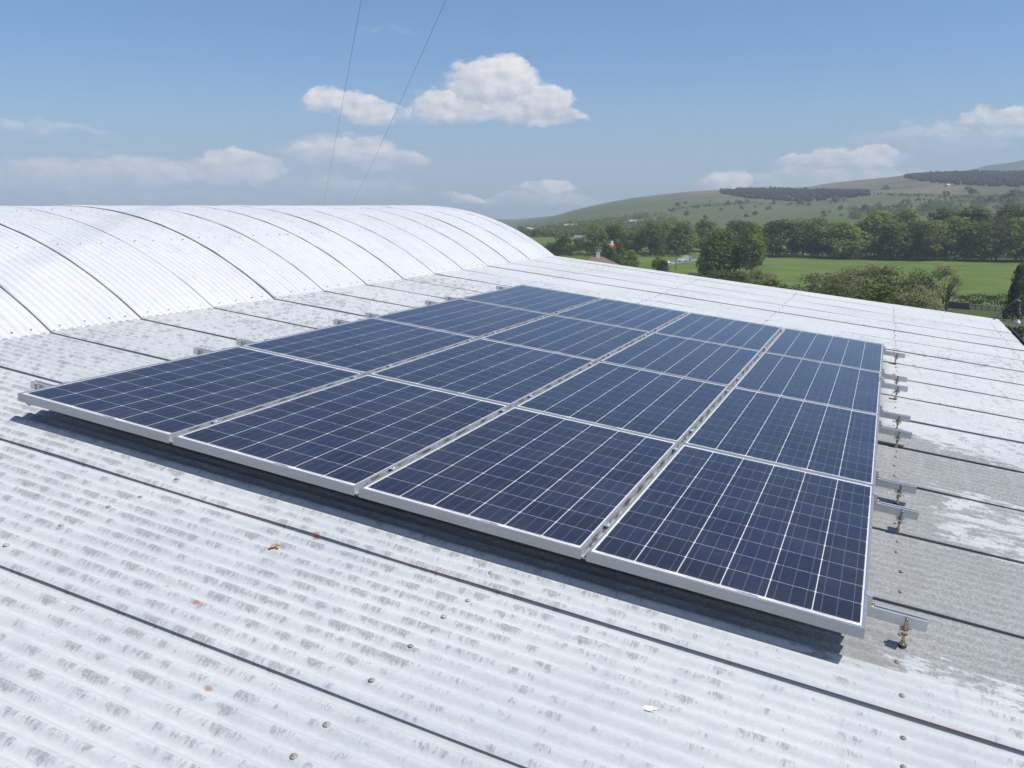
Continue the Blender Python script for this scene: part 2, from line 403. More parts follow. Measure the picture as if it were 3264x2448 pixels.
# screws on the crests over each purlin
M_screw, t, b, o = material('weathered_screw')
oi = t.n.new('ShaderNodeObjectInfo')
setp(t, b, col=t.mix(oi.outputs['Random'], (.30, .24, .20), (.44, .43, .42)), rough=.75, metal=.15)
mb = MB(); mb.lathe([(.0145, -.001), (.0150, .0015), (.0125, .0035), (.006, .005), (.0058, .0078), (.0035, .009), (0, .009)], 10)
screw_me = mb.mesh('screw', M_screw)
spots = []
for k in sheets:
    for ci in (1, 4, 7, 9):
        if k == 14 and ci > 3: continue
        lz = .0125*(1-ci/11)
        v = S0+k*SHEET+ci*PITCH
        for u in (-.38, 1.16, 2.715, 4.168, 5.50):
            du = random.uniform(-.014, .014)
            if -.05 < u < 4.05 and -.02 < v < 6.65: continue
            spots.append((lean, Vector((u+du, v, CREST+lz)), 0.0))
        for th in (TH0-R(.55), R(15.6), R(1.5), R(-15)):
            q = bpt(th+random.uniform(-.002, .002), v, .012+lz); spots.append((barrel, Vector(q), th))
ec = Vector((3.8419, -2.9367, 1.3822))
spots = [s for s in spots if s[1].y > -1.9]
spots.sort(key=lambda s: (s[1]-ec).length)
for pr, q, th in spots[:290]: link('screw', screw_me, pr, q, (random.uniform(-.08, .08), th+random.uniform(-.08, .08), random.random()*6), [random.uniform(.62, .80)*(1 if pr is lean else .8)]*3)
for pr in (lean, barrel):
    mb = MB()
    for p2, q, th in spots[290:]:
        if p2 is pr: mb.lathe([(.0085, -.001), (.0085, .002), (.004, .004), (.003, .006), (0, .006)], 7, q)
    if mb.v: tag(link('screw_row', mb.mesh('screw_row', M_screw), pr), kind='stuff')

# walls, gutter
M_wall, t, b, o = material('shed_wall'); P = coords(t)
n1 = t.noise(P, 3, 5); x_, y_, z_ = t.sep(P)
setp(t, b, col=t.mix(n1, (.30, .32, .30), (.45, .46, .45)), rough=.85)
def wall_poly(name, pts, nrm):
    mb = MB(); pts = [Vector(q)-Vector((2, 4, 0)) for q in pts]; d = Vector(nrm)*.06
    mb.face(pts); mb.face([q-d for q in pts][::-1])
    for i in range(len(pts)):
        a_, b_ = pts[i], pts[(i+1) % len(pts)]; mb.face([b_, a_, a_-d, b_-d])
    return link(name, mb.mesh(name, M_wall), shed)
el_ = W(5.45, 0, MID-.11); bl = W(*[bpt(TH1, 0, -.05)[i] for i in (0, 1, 2)]); bl.y = 0
for yy, nn_ in ((V_END-.06, 1), (-4.35, -1)):
    pts = [(el_.x, yy, 0), (el_.x, yy, el_.z)]
    j = W(-1.62, 0, MID-.12); pts.append((j.x, yy, j.z))
    for i in range(1, 16):
        c = bpt(TH0+(TH1-TH0)*i/16, 0, -.09); q = W(*c); pts.append((q.x, yy, q.z))
    pts += [(bl.x+.05, yy, bl.z-.05), (bl.x+.05, yy, 0)]
    if nn_ < 0: pts = pts[::-1]
    wall_poly('end_wall', pts[::-1], (0, nn_, 0))
wall_poly('side_wall', [(el_.x, -4.35, 0), (el_.x, V_END-.06, 0), (el_.x, V_END-.06, el_.z), (el_.x, -4.35, el_.z)], (1, 0, 0))
wall_poly('side_wall', [(bl.x+.05, V_END-.06, 0), (bl.x+.05, -4.35, 0), (bl.x+.05, -4.35, bl.z-.05), (bl.x+.05, V_END-.06, bl.z-.05)], (-1, 0, 0))
M_gut = plain('dark_gutter', (.055, .053, .06), .55, var=.25, scale=6)
mb = MB(); e = W(5.70, 0, MID-.02)-Vector((2, 4, 0))
prof = [(e.x-.055+.065*(1-math.cos(math.pi*i/8)), e.z-.015-.06*math.sin(math.pi*i/8)) for i in range(9)]
prof2 = [(x-.0*i, z+.006) for i, (x, z) in enumerate(prof)]
mb.grid([[(x, -8.4, z) for x, z in prof], [(x, V_END-4+.02, z) for x, z in prof]], True, 0, True)
mb.grid([[(x*.999+.001*e.x, -8.4, z) for x, z in prof2], [(x, V_END-4+.02, z) for x, z in prof2]], True, 0)
mb.box(prof[-1][0]-.006, prof[-1][0]+.008, -8.4, V_END-4+.02, prof[-1][1]-.004, prof[-1][1]+.01)
link('gutter', mb.mesh('gutter', M_gut), shed)

# ------------------------------------------------------------------ solar array
PW, PL, GU, GV, FH = .992, 1.65, .022, .006, .04
mt, t, b, o = material('anodised_aluminium'); P = coords(t)
n1 = t.noise(t.vscale(P, (3, 40, 40)), 1.0, 4); n2 = t.noise(P, 14, 5, .65)
geo = t.n.new('ShaderNodeNewGeometry')
c = t.mix(t.ramp(n1, .3, .7), (.36, .37, .375), (.42, .43, .435))
c = t.mix(t.ramp(n2, .60, .72, 0, .35), c, (.36, .35, .32))
setp(t, b, col=c, metal=.55, rough=t.ramp(n1, .3, .7, .38, .52)); M_alu = mt
mt, t, b, o = material('grimy_frame_side'); P = coords(t)
n2 = t.noise(t.vscale(P, (9, 9, 30)), 1.0, 5, .7)
setp(t, b, col=t.mix(t.ramp(n2, .42, .6), (.50, .51, .51), (.17, .15, .095)), metal=.25, rough=.65); M_grime = mt
mt, t, b, o = material('white_backsheet'); P = coords(t)
setp(t, b, col=t.mix(t.noise(P, 8, 3), (.74, .745, .75), (.78, .78, .78)), rough=.55); M_back = mt
mt, t, b, o = material('polycrystalline_cell'); P = coords(t)
oi = t.n.new('ShaderNodeObjectInfo')
cx_, cy_, cz_ = t.sep(P)
off = t.node('ShaderNodeVectorMath', {0: P, 1: t.vscale(t.xyz(oi.outputs['Random'], oi.outputs['Random'], 0.0), (9.0, 5.0, 0))}, operation='ADD').outputs[0]
vor = t.node('ShaderNodeTexVoronoi', {'Vector': off, 'Scale': 85.0}).outputs['Color']
vs = t.node('ShaderNodeSeparateColor', {0: vor}).outputs[0]
bc = t.mix(oi.outputs['Random'], (.0060, .0090, .030), (.0125, .0135, .028))
bc = t.mix(t.ramp(vs, 0, 1, 0, .55), bc, (.010, .017, .055))
bk = t.ramp(t.node('ShaderNodeTexWhiteNoise', {'W': t.m('MULTIPLY', oi.outputs['Random'], 37.0)}, noise_dimensions='1D').outputs[0], 0, 1, .7, 1.45, False)
bc = t.mix(1.0, bc, t.xyz(bk, bk, bk), 'MULTIPLY')
bars = None
for q in (-.052, 0.0, .052):
    d = t.m('LESS_THAN', t.m('ABSOLUTE', t.m('SUBTRACT', cx_, q)), .0007)
    bars = d if bars is None else t.m('MAXIMUM', bars, d)
fing = t.m('GREATER_THAN', t.m('FRACT', t.m('MULTIPLY', cy_, 400.0)), .93)
bc = t.mix(t.m('MULTIPLY', fing, .18), bc, (.35, .37, .4))
bc = t.mix(bars, bc, (.19, .21, .25))
setp(t, b, col=bc, rough=.35, spec=.3); M_cell = mt
mt, t, b, o = material('solar_glass'); t.n.remove(b)
P = coords(t, 'Object')
fre = t.node('ShaderNodeFresnel', {'IOR': 1.42})
tr = t.node('ShaderNodeBsdfTransparent', {'Color': (.97, .975, .98, 1)})
gl = t.node('ShaderNodeBsdfGlossy', {'Color': (1, 1, 1, 1), 'Roughness': .12, 'Normal': t.bump(t.noise(P, 350, 2), .10, .001)})
dust = t.node('ShaderNodeBsdfDiffuse', {'Color': (.5, .49, .46, 1)})
mx = t.node('ShaderNodeMixShader', {0: fre, 1: tr, 2: gl})
dn_ = t.ramp(t.noise(P, 2.5, 5, .6), .3, .8, .010, .040)
py_ = t.sep(P)[1]
dn_ = t.m('ADD', dn_, t.m('MULTIPLY', t.ramp(py_, .075, .012), t.m('MULTIPLY', t.noise(P, 22, 4), .05)))
mx2 = t.node('ShaderNodeMixShader', {0: dn_, 1: mx, 2: dust})
t.put(o.inputs[0], mx2.outputs[0]); M_glass = mt
M_ink = plain('barcode_ink', (.03, .03, .035), .6)
M_rib = plain('tinned_ribbon', (.36, .37, .39), .4, .3)

LIP = .011
mb = MB()
# frame: outer sides (grimy on the long sides), lip, inner fall to the glass, lower flange
def ring(x0, x1, y0, y1, z): return [(x0, y0, z), (x1, y0, z), (x1, y1, z), (x0, y1, z)]
def band(r0, r1, mis):
    for i in range(4):
        j = (i+1) % 4; mb.face([r0[i], r0[j], r1[j], r1[i]], False, mis[i])
CH = .0012
o0 = ring(0, PW, 0, PL, -FH); o1 = ring(0, PW, 0, PL, -CH); o2 = ring(CH, PW-CH, CH, PL-CH, 0)
i2 = ring(LIP, PW-LIP, LIP, PL-LIP, 0); i1 = ring(LIP, PW-LIP, LIP, PL-LIP, -.0015)
b1 = ring(.028, PW-.028, .028, PL-.028, -FH); b2 = ring(.028, PW-.028, .028, PL-.028, -FH+.002); b3 = ring(.002, PW-.002, .002, PL-.002, -FH+.002); b4 = ring(.002, PW-.002, .002, PL-.002, -.008)
band(o0, o1, (0, 1, 0, 1)); band(o1, o2, (0,)*4); band(o2, i2, (0,)*4); band(i2, i1, (0,)*4)
band(b1, o0, (0,)*4); band(b2, b1, (0,)*4); band(b3, b2, (0,)*4); band(b4, b3, (0,)*4)
frame_me = mb.mesh('frame', (M_alu, M_grime))
mb = MB(); mb.box(.003, PW-.003, .003, PL-.003, -.0046, -.0030); back_me = mb.mesh('backsheet', M_back)
mb = MB(); g_ = LIP-.002; mb.face([(g_, g_, -.0009), (PW-g_, g_, -.0009), (PW-g_, PL-g_, -.0009), (g_, PL-g_, -.0009)]); glass_me = mb.mesh('glass', M_glass)
CS, GX, GY = .156, .0036, .0026
mx0 = (PW-6*CS-5*GX)/2; my0 = .0360
mb = MB(); h_ = CS/2; cc = .004
mb.face([(-h_+cc, -h_, 0), (h_-cc, -h_, 0), (h_, -h_+cc, 0), (h_, h_-cc, 0), (h_-cc, h_, 0), (-h_+cc, h_, 0), (-h_, h_-cc, 0), (-h_, -h_+cc, 0)])
cell_me = mb.mesh('cell', M_cell)
mb = MB()
for c0, c1 in ((0, 1), (2, 3), (4, 5)):
    xa = mx0+c0*(CS+GX)+.02; xb = mx0+c1*(CS+GX)+CS-.02
    for y in (.0255, .0300): mb.box(xa+(y-.0255)*4, xb-(y-.0255)*4, y, y+.0009, -.0029, -.0024)
for c0, c1 in ((1, 2), (3, 4)):
    xa = mx0+c0*(CS+GX)+.02; xb = mx0+c1*(CS+GX)+CS-.02
    mb.box(xa, xb, PL-.019, PL-.0181, -.0029, -.0024)
rib_me = mb.mesh('ribbon', M_rib)
mb = MB(); x = .560; rb = random.Random(5)
while x < .632:
    w_ = rb.choice((.0008, .0012, .002, .003)); mb.box(x, x+w_, .0190, .0245, -.0029, -.0024); x += w_+rb.choice((.0009, .0015, .0026))
code_me = mb.mesh('barcode', M_ink)
ROWN = ['front', 'second', 'third', 'rearmost']; COLN = ['leftmost', 'second from left', 'third from left', 'rightmost']
mb = MB(); mb.box(PW+.001, PW+GU-.001, .004, PL-.002, -.036, -.031); sun_block_me = mb.mesh('grime_sun_block', M_grime)  # grime filling the column gaps, added to block sun streaks on the roof
panels = {}
for j in range(4):
    for i in range(4):
        p = thing('solar_panel', 'dark blue solar panel, %s in the %s row of the array' % (COLN[i], ROWN[j]), 'solar panel',
                  W(i*(PW+GU)+random.uniform(-.001, .001), j*(PL+GV), random.uniform(-.0008, .0008)), (0, AL, 0), 'solar panels of the roof array')
        link('frame', frame_me, p); link('backsheet', back_me, p); link('ribbon', rib_me, p); link('barcode', code_me, p)
        for cy in range(10):
            for cx in range(6): link('cell', cell_me, p, (mx0+cx*(CS+GX)+h_, my0+cy*(CS+GY)+h_, -.0026))
        link('glass', glass_me, p)
        if i < 3: link('grime_sun_block', sun_block_me, p)

# rails
M_rail = plain('mill_aluminium', (.58, .585, .58), .42, .6, var=.08, scale=20)
M_zinc = plain('yellow_zinc_bolt', (.44, .36, .24), .25, .95, var=.25, scale=60)
M_black = plain('black_rubber', (.025, .025, .025), .6)
RB, RT, RWD = -.0805, -FH-.0006, .038
u0r, u1r = -.26, 4.245
pr = [(-RWD/2, RB), (RWD/2, RB), (RWD/2, RT), (.006, RT), (.006, RT-.004), (.013, RT-.004), (.013, RT-.013), (-.013, RT-.013), (-.013, RT-.004), (-.006, RT-.004), (-.006, RT), (-RWD/2, RT)]
mb = MB()
for q in range(len(pr)):
    a_, b_ = pr[q], pr[(q+1) % len(pr)]
    mb.face([(u0r, a_[0], a_[1]), (u1r, a_[0], a_[1]), (u1r, b_[0], b_[1]), (u0r, b_[0], b_[1])][::-1])
mb.face([(u1r, y, z) for y, z in pr]); mb.face([(u0r, y, z) for y, z in pr][::-1])
rail_me = mb.mesh('rail_profile', M_rail)
BY = -.034          # the studs stand on the near side of the rail
hb = CREST+.004
mb = MB(); mb.lathe([(.0052, hb), (.0052, -.038), (.004, -.036), (0, -.036)], 10); stud_me = mb.mesh('stud', M_zinc)
mb = MB(); mb.lathe([(.016, hb-.002), (.016, hb+.004), (.012, hb+.008), (.0052, hb+.009)], 12); seal_me = mb.mesh('seal', M_black)
mb = MB(); mb.lathe([(.0145, hb+.008), (.0145, hb+.011), (.009, hb+.012), (.009, hb+.020), (.0052, hb+.020)], 6, smooth=False); nut_me = mb.mesh('flange_nut', M_zinc)
mb = MB(); mb.box(-.02, .02, -.017, .036, -.0875, -.0835); mb.box(-.02, .02, .0115, .0145, -.0835, -.048); plate_me = mb.mesh('bracket', M_rail)
mb = MB()
for z in (-.1005, -.0833): mb.lathe([(.0052, z), (.013, z), (.013, z+.002), (.009, z+.0025), (.009, z+.0095), (.0052, z+.0095)], 6, smooth=False)
nuts_me = mb.mesh('lock_nut', M_zinc)
mb = MB(); mb.box(.0, .016, -.02, .02, RT, .0012); mb.box(-.010, .0005, -.02, .02, .0004, .0034); mb.box(.012, .026, -.02, .02, RT, RT+.003); clamp_me = mb.mesh('end_clamp', M_rail)
mb = MB(); mb.lathe([(.0075, RT+.003), (.0075, RT+.013), (.0, RT+.013)], 8, (.021, 0, 0)); cb_me = mb.mesh('clamp_bolt', M_zinc)
mb = MB(); mb.box(-.0105, .0105, -.02, .02, RT, -.012); mb.box(-.0145, .0145, -.02, .02, .0006, .0026); mb.lathe([(.0055, .0026), (.0055, .006), (.0, .006)], 8); mid_me = mb.mesh('mid_clamp', M_rail)
RV = [.275, 1.50, 1.92, 3.12, 3.60, 4.70, 5.13, 6.44]
ORD = ['first', 'second', 'third', 'fourth', 'fifth', 'sixth', 'seventh', 'eighth and farthest']
for i, v in enumerate(RV):
    dv = .02
    r = thing('mounting_rail', 'aluminium mounting rail under the solar panels, %s from the front edge' % ORD[i], 'rail', W(0, v+dv, 0), (0, AL, 0), 'mounting rails under the array')
    link('rail_profile', rail_me, r)
    for u in (-.20, 1.16, 2.715, 4.172):
        bo = link('hanger_bolt', stud_me, r, (u, BY, random.uniform(-.008, .004)), (random.uniform(-.04, .04), random.uniform(-.05, .05), 0))
        for nm, me in (('seal', seal_me), ('flange_nut', nut_me), ('lock_nut', nuts_me), ('bracket', plate_me)): link(nm, me, bo, (0, 0, 0), (0, 0, random.uniform(-.15, .15) if nm == 'bracket' else random.random()))
    cl = link('end_clamp', clamp_me, r, (4*PW+3*GU+.0004, 0, 0)); link('clamp_bolt', cb_me, cl)
    cl = link('end_clamp', clamp_me, r, (-.0004, 0, 0), (0, 0, math.pi)); link('clamp_bolt', cb_me, cl)
    for k in range(1, 4): link('mid_clamp', mid_me, r, (k*(PW+GU)-GU/2, 0, 0))

# ------------------------------------------------------------------ small things on the roof
M_leaf = plain('dry_leaf', (.42, .25, .12), .8, var=.4, scale=60)
M_pale = plain('pale_scrap', (.72, .68, .60), .7, var=.15, scale=50)
def scrap(name, label, cat, u, v, n, size, mat, seed, group=None):
    rd = random.Random(seed); mb = MB(); rows = []
    for i in range(6):
        rows.append([((i/5-.5)*size*rd.uniform(.8, 1.2), (j/3-.5)*size*.6*(1-abs(i/5-.5)*1.3)+rd.uniform(-.1, .1)*size, .004+.12*size*rd.random()+.25*size*abs(j/3-.5)) for j in range(4)])
    mb.grid(rows, True, 0); mb.grid([[(x, y, z-.0012) for x, y, z in r] for r in rows], True, 0, True)
    o = link(name, mb.mesh(name, mat), None, W(u, v, n), (0, AL, rd.random()*3)); return tag(o, label, cat, group)
scrap('dry_leaf', 'curled orange brown leaf lying on the worn white sheets in front of the panels', 'leaf', 1.915, -.40, CREST-.006, .055, M_leaf, 2)
scrap('plant_scrap', 'small pale tan scrap of dry plant near the bottom edge of the roof', 'debris', 3.472, -.625, CREST-.005, .05, M_pale, 4)
M_white = plain('white_tape', (.8, .82, .84), .5)
scrap('tape_scrap', 'white scrap of tape stuck on the right edge of the array', 'tape', 4.026, 4.61, .003, .05, M_white, 9)
mb = MB()
fl = random.Random(12)

# swan-neck lamp beyond the far eave corner
M_pipe = plain('grey_pipe', (.20, .20, .195), .5, .5, var=.2, scale=15)
M_cap = plain('dark_lamp_cap', (.07, .065, .06), .5, .3)
M_globe, t, b, o = material('lamp_globe'); setp(t, b, col=(.78, .79, .80), rough=.15, coat=.5)
LY = V_END+.30
base = W(5.30, 0, -.75); base.y = V_END+.01
lamp = thing('swan_neck_lamp', 'grey swan-neck wall lamp with white globe beyond the far eave corner', 'lamp', base)
def lw(u, n, y=LY): q = W(u, y, n); return q-base
pts = [Vector((0, 0, 0)), lw(5.42, -.50, LY-.12), lw(5.60, -.15), lw(5.70, .02), lw(5.78, .13)]
for i in range(9):
    a_ = math.pi*(.78-.78*i/8); pts.append(lw(5.853+.042*math.cos(a_)*1.05, .150+.040*math.sin(a_)))
pts.append(lw(5.903, .06))
mb = MB(); mb.tube(pts, .011, 8); link('pipe', mb.mesh('pipe', M_pipe), lamp)
cq = lw(5.905, 0.0)
mb = MB(); mb.lathe([(.0, .075), (.018, .07), (.022, .03), (.034, .012), (.05, -.03), (.05, -.037), (.014, -.037), (.014, -.10)], 14, cq); link('lamp_cap', mb.mesh('lamp_cap', M_cap), lamp)
mb = MB(); mb.lathe([(.018, -.095), (.026, -.115)]+[(.042*math.sin(R(40+14*i)), -.150+.042*math.cos(R(40+14*i))) for i in range(11)], 16, cq); link('globe', mb.mesh('globe', M_globe), lamp)
mb = MB(); mb.box(-.06, .06, -.01, .012, -.09, .09); link('wall_plate', mb.mesh('wall_plate', M_pipe), lamp)

# overhead wires
M_wire = plain('overhead_wire', (.05, .05, .055), .6)
dwire = ray(968, 1019)
pole_xy = None
for nm, px, sg in (('left hand', 1151, 1), ('right hand', 1421, -1)):
    A = EYE+ray(px, 0)*(60.0/ray(px, 0).dot(CF))
    L_ = dwire/dwire.dot(CF)
    pts = []
    for i in range(41):
        s = -140+290*i/40
        q = A+L_*s; q.z -= 2.0*(1-((s-5)/145)**2)-2.0*(1-(5/145)**2)
        pts.append(q)
    base = pts[-1]
    mb = MB(); mb.tube([q-base for q in pts], .011, 5)
    o = tag(link('overhead_wire', mb.mesh('overhead_wire', M_wire), None, base), 'thin dark overhead wire against the sky, the %s one of the pair' % nm, 'wire', 'pair of overhead wires')
    pole_xy = base if pole_xy is None else (pole_xy+base)/2
gz_ = terrain(pole_xy.x, pole_xy.y)
M_pole = plain('creosoted_pole', (.10, .075, .055), .9, var=.25, scale=8)
pole = thing('power_pole', 'timber power pole behind the barrel roof carrying the two wires', 'pole', (pole_xy.x, pole_xy.y, gz_))
hp = pole_xy.z-gz_
mb = MB(); mb.tube([(0, 0, -.3), (0, 0, hp*.5), (0, 0, hp+.1)], [.15, .13, .10], 10); link('shaft', mb.mesh('shaft', M_pole), pole)
mb = MB(); mb.box(-3.4, 3.4, -.08, .05, hp-.16, hp-.04); link('cross_arm', mb.mesh('cross_arm', M_pole), pole, (0, 0, 0), (0, 0, .2))

# ------------------------------------------------------------------ vegetation
def leaf_mat(name, c1, c2, dark=.5):
    mt, t, b, o = material(name); P = coords(t)
    oi = t.n.new('ShaderNodeObjectInfo')
    n1 = t.noise(P, 9.0, 3); n2 = t.noise(P, 2.2, 2)
    c = t.mix(t.ramp(n2, .35, .65), c1, c2)
    k = t.m('MULTIPLY', t.ramp(n1, .3, .7, .75, 1.25, False), t.ramp(oi.outputs['Random'], 0, 1, .65, 1.45, False))
    k = t.m('MULTIPLY', k, 1.28)
    c = t.mix(1.0, c, t.xyz(k, k, k), 'MULTIPLY')
    c = t.mix(t.m('MULTIPLY', t.node('ShaderNodeTexWhiteNoise', {'W': oi.outputs['Random']}, noise_dimensions='1D').outputs[0], .35), c, (.085, .085, .025))
    setp(t, b, col=c, rough=.7, spec=.2)
    tl = t.node('ShaderNodeBsdfTranslucent', {'Color': c}); mxs = t.node('ShaderNodeMixShader', {0: .42, 1: b.outputs[0], 2: tl.outputs[0]})
    t.put(o.inputs[0], mxs.outputs[0]); return mt
M_green = leaf_mat('broadleaf_green', (.110, .160, .028), (.185, .225, .046))
M_deep = leaf_mat('broadleaf_deep', (.078, .122, .030), (.125, .160, .040))
M_light = leaf_mat('broadleaf_light', (.145, .185, .042), (.195, .225, .060))
M_scrub = leaf_mat('scrub_olive', (.185, .190, .078), (.250, .235, .115))
M_dk = leaf_mat('conifer_dark', (.018, .034, .018), (.030, .050, .024))
M_bark = plain('bark', (.10, .085, .065), .9, var=.3, scale=5)
def crown_mesh(name, seed, mat, lobes, per, leaf, shape='round', sparse=0.0):
    """unit crown: about 1 wide and 1 tall, standing on z=0.., leaf clumps on many uneven lobes"""
    rd = random.Random(seed); mb = MB()
    cs = []
    for i in range(lobes):
        h = rd.random()
        if shape == 'round': wv = math.sin(math.pi*min(1, .26+.70*h))**.6*.36
        elif shape == 'tall': wv = math.sin(math.pi*min(1, .1+.88*h))**.7*.30
        elif shape == 'cone': wv = .38*(1-h)**.9
        else: wv = .40*math.sqrt(max(0, 1-(h*.9)**2))
        a = rd.random()*6.283; q = wv*math.sqrt(rd.uniform(.15, 1))
        sz = rd.uniform(.10, .19)*(1 if shape != 'cone' else (.35+.75*(1-h)))
        cs.append((Vector((q*math.cos(a), q*math.sin(a), .10+.82*h)), sz))
    for c, sz in cs:
        for _ in range(per):
            d = Vector((rd.gauss(0, 1), rd.gauss(0, 1), rd.gauss(0, 1))).normalized()
            rr_ = sz*(.55+.55*rd.random()**.6)
            q = c+Vector((d.x, d.y, d.z*.8))*rr_
            if q.z < .01: q.z = rd.uniform(0, .06)
            nrm = (d+Vector((rd.gauss(0, .5), rd.gauss(0, .5), rd.gauss(0, .5)+.35))).normalized()
            t1 = nrm.orthogonal().normalized(); t2 = nrm.cross(t1)
            a = rd.random()*6.283; x = (t1*math.cos(a)+t2*math.sin(a)); y = nrm.cross(x)
            s = leaf*rd.uniform(.6, 1.3)
            mb.face([q-x*s-y*s*.5, q+x*s*.2-y*s*.8, q+x*s+y*s*.1, q-x*s*.1+y*s*.8], False)
    return mb.mesh(name, mat)
def trunk_mesh(seed, multi=1):
    rd = random.Random(seed); mb = MB()
    for k in range(multi):
        ox, oy = (rd.uniform(-.1, .1), rd.uniform(-.1, .1)) if multi > 1 else (0, 0)
        b0 = Vector((ox*.5, oy*.5, -.02)); top = Vector((ox*2+rd.uniform(-.05, .05), oy*2+rd.uniform(-.05, .05), .62))
        mb.tube([b0, b0.lerp(top, .3)+Vector((rd.uniform(-.02, .02), 0, 0)), top], [.030/multi**.5, .022/multi**.5, .009], 7)
        for i in range(5):
            f = .3+.12*i; s = b0.lerp(top, f); a = rd.random()*6.28; ln = rd.uniform(.15, .3)
            e2 = s+Vector((math.cos(a)*ln, math.sin(a)*ln, ln*.9)); mb.tube([s, s.lerp(e2, .5)+Vector((0, 0, -.02)), e2], [.011, .008, .003], 5, cap=False)
    return mb.mesh('trunk', M_bark)
CRN = {}
for s in range(3):
    CRN['green', s] = crown_mesh('crown', 10+s, M_green, 46, 85, .026, 'round')
    CRN['deep', s] = crown_mesh('crown', 20+s, M_deep, 46, 85, .026, 'round')
    CRN['light', s] = crown_mesh('crown', 30+s, M_light, 42, 75, .025, 'tall' if s == 1 else 'round')
    CRN['scrub', s] = crown_mesh('crown', 40+s, M_scrub, 34, 60, .020, 'low')
    CRN['conifer', s] = crown_mesh('crown', 50+s, M_dk, 55, 45, .026, 'cone')
TRK = [trunk_mesh(60+s) for s in range(3)]; TRM = [trunk_mesh(70+s, 4) for s in range(2)]
cnt = [0]
def at(px, r, dz=0.0):
    d = ray(px, 653); k = r/math.hypot(d.x, d.y)
    x, y = EYE.x+d.x*k, EYE.y+d.y*k
    return Vector((x, y, terrain(x, y)+dz))
def topz(px, py, r):
    d = ray(px, py); return EYE.z+r*d.z/math.hypot(d.x, d.y)
def tree(kind, px, r, wpx, ytop, label, name='broadleaf_tree', cat='tree', group=None, clear=.14, multi=False):
    """px: centre column, r: distance in metres, wpx: crown width and ytop: top as they measure in the frame"""
    cnt[0] += 1; s = cnt[0]; rd = random.Random(s*13)
    p = at(px, r); h = max(1.2, topz(px, ytop, r)-p.z); w = wpx/FPX*r*1.02
    e = thing(name, label, cat, p, (0, 0, rd.random()*6.28), group)
    link('crown', CRN[kind, s % 3], e, (0, 0, h*clear), (0, 0, 0), (w*1.08, w*1.08*rd.uniform(.9, 1.05), h*(1-clear)*.985))
    link('trunk', (TRM[s % 2] if multi else TRK[s % 3]), e, (0, 0, 0), (0, 0, 0), (min(h, w*1.2),)*2+(h,))
    return e
Z3 = lambda x, y: (2100+x/1.9, 450+y/1.9)
Z4 = lambda x, y: (1500+x/2.458, 600+y/2.458)
TL = 'trees in the line behind the green field'
# the tree line behind the field, left to right
line = [ # kind, zoom-picture centre x, width, top y, distance, label
 ('deep', 'z4', 640, 130, 425, 408, 'small dark tree just right of the barrel roof end'),
 ('green', 'z4', 735, 150, 380, 402, 'rounded low tree second from the barrel roof end'),
 ('light', 'z4', 985, 165, 292, 404, 'tall light green tree left of the red roofed house'),
 ('deep', 'z4', 1125, 150, 282, 420, 'dark tall tree standing over the red roofed house'),
 ('green', 'z4', 1275, 165, 345, 425, 'middling green tree just right of the red roofed house'),
 ('green', 'z4', 1420, 210, 272, 412, 'broad dense tree left of the road with parked cars'),
 ('light', 'z4', 1540, 150, 262, 424, 'olive green tree behind the left end of the road'),
 ('green', 'z4', 1680, 200, 262, 418, 'full round tree directly above the parked cars'),
 ('deep', 'z4', 1850, 170, 250, 436, 'dark tree showing above the big foreground pair'),
 ('deep', 'z3', 500, 200, 476, 452, 'green crown behind the top of the big foreground pair'),
 ('deep', 'z3', 745, 205, 485, 404, 'dark tree at the left end of the field edge'),
 ('green', 'z3', 890, 160, 478, 412, 'second tree along the far edge of the field'),
 ('light', 'z3', 985, 170, 470, 408, 'lighter tree third along the far edge of the field'),
 ('green', 'z3', 1120, 215, 490, 402, 'wide spreading tree fourth along the far edge of the field'),
 ('deep', 'z3', 1235, 150, 488, 416, 'darker gap tree fifth along the far edge of the field'),
 ('green', 'z3', 1330, 200, 436, 418, 'tall tree sixth along the far edge of the field'),
 ('deep', 'z3', 1445, 190, 500, 402, 'shaded tree seventh along the far edge of the field'),
 ('green', 'z3', 1520, 190, 421, 424, 'high topped tree eighth along the far edge of the field'),
 ('green', 'z3', 1590, 150, 492, 404, 'rounded tree ninth along the far edge of the field'),
 ('light', 'z3', 1700, 190, 482, 402, 'pale green tree tenth along the far edge of the field'),
 ('deep', 'z3', 1750, 190, 407, 432, 'dark high crown behind the pale tree at the field edge'),
 ('green', 'z3', 1830, 180, 470, 408, 'broad tree eleventh along the far edge of the field'),
 ('deep', 'z3', 1930, 190, 405, 430, 'dark tall tree behind the right part of the field edge'),
 ('green', 'z3', 1985, 170, 500, 404, 'lower tree before the dark tall crown at right'),
 ('scrub', 'z3', 2080, 200, 455, 410, 'olive brown tree near the right end of the field edge'),
 ('deep', 'z3', 2150, 180, 395, 436, 'dark tall tree near the right border of the view'),
 ('green', 'z3', 2200, 160, 470, 404, 'rightmost green tree of the field edge'),
 ('green', 'z3', 2330, 200, 430, 412, 'tree just outside the right end of the field edge'),
 ('deep', 'z4', 860, 120, 400, 440, 'dim tree in the gap left of the tall light green one'),
]
for kd, z, cx, wd, ty, r, lb in line:
    px, py = (Z4 if z == 'z4' else Z3)(cx, ty); k = 2.458 if z == 'z4' else 1.9
    tree(kd, px, r+30, wd/k*1.42, py-5, lb, group=TL, clear=.015)
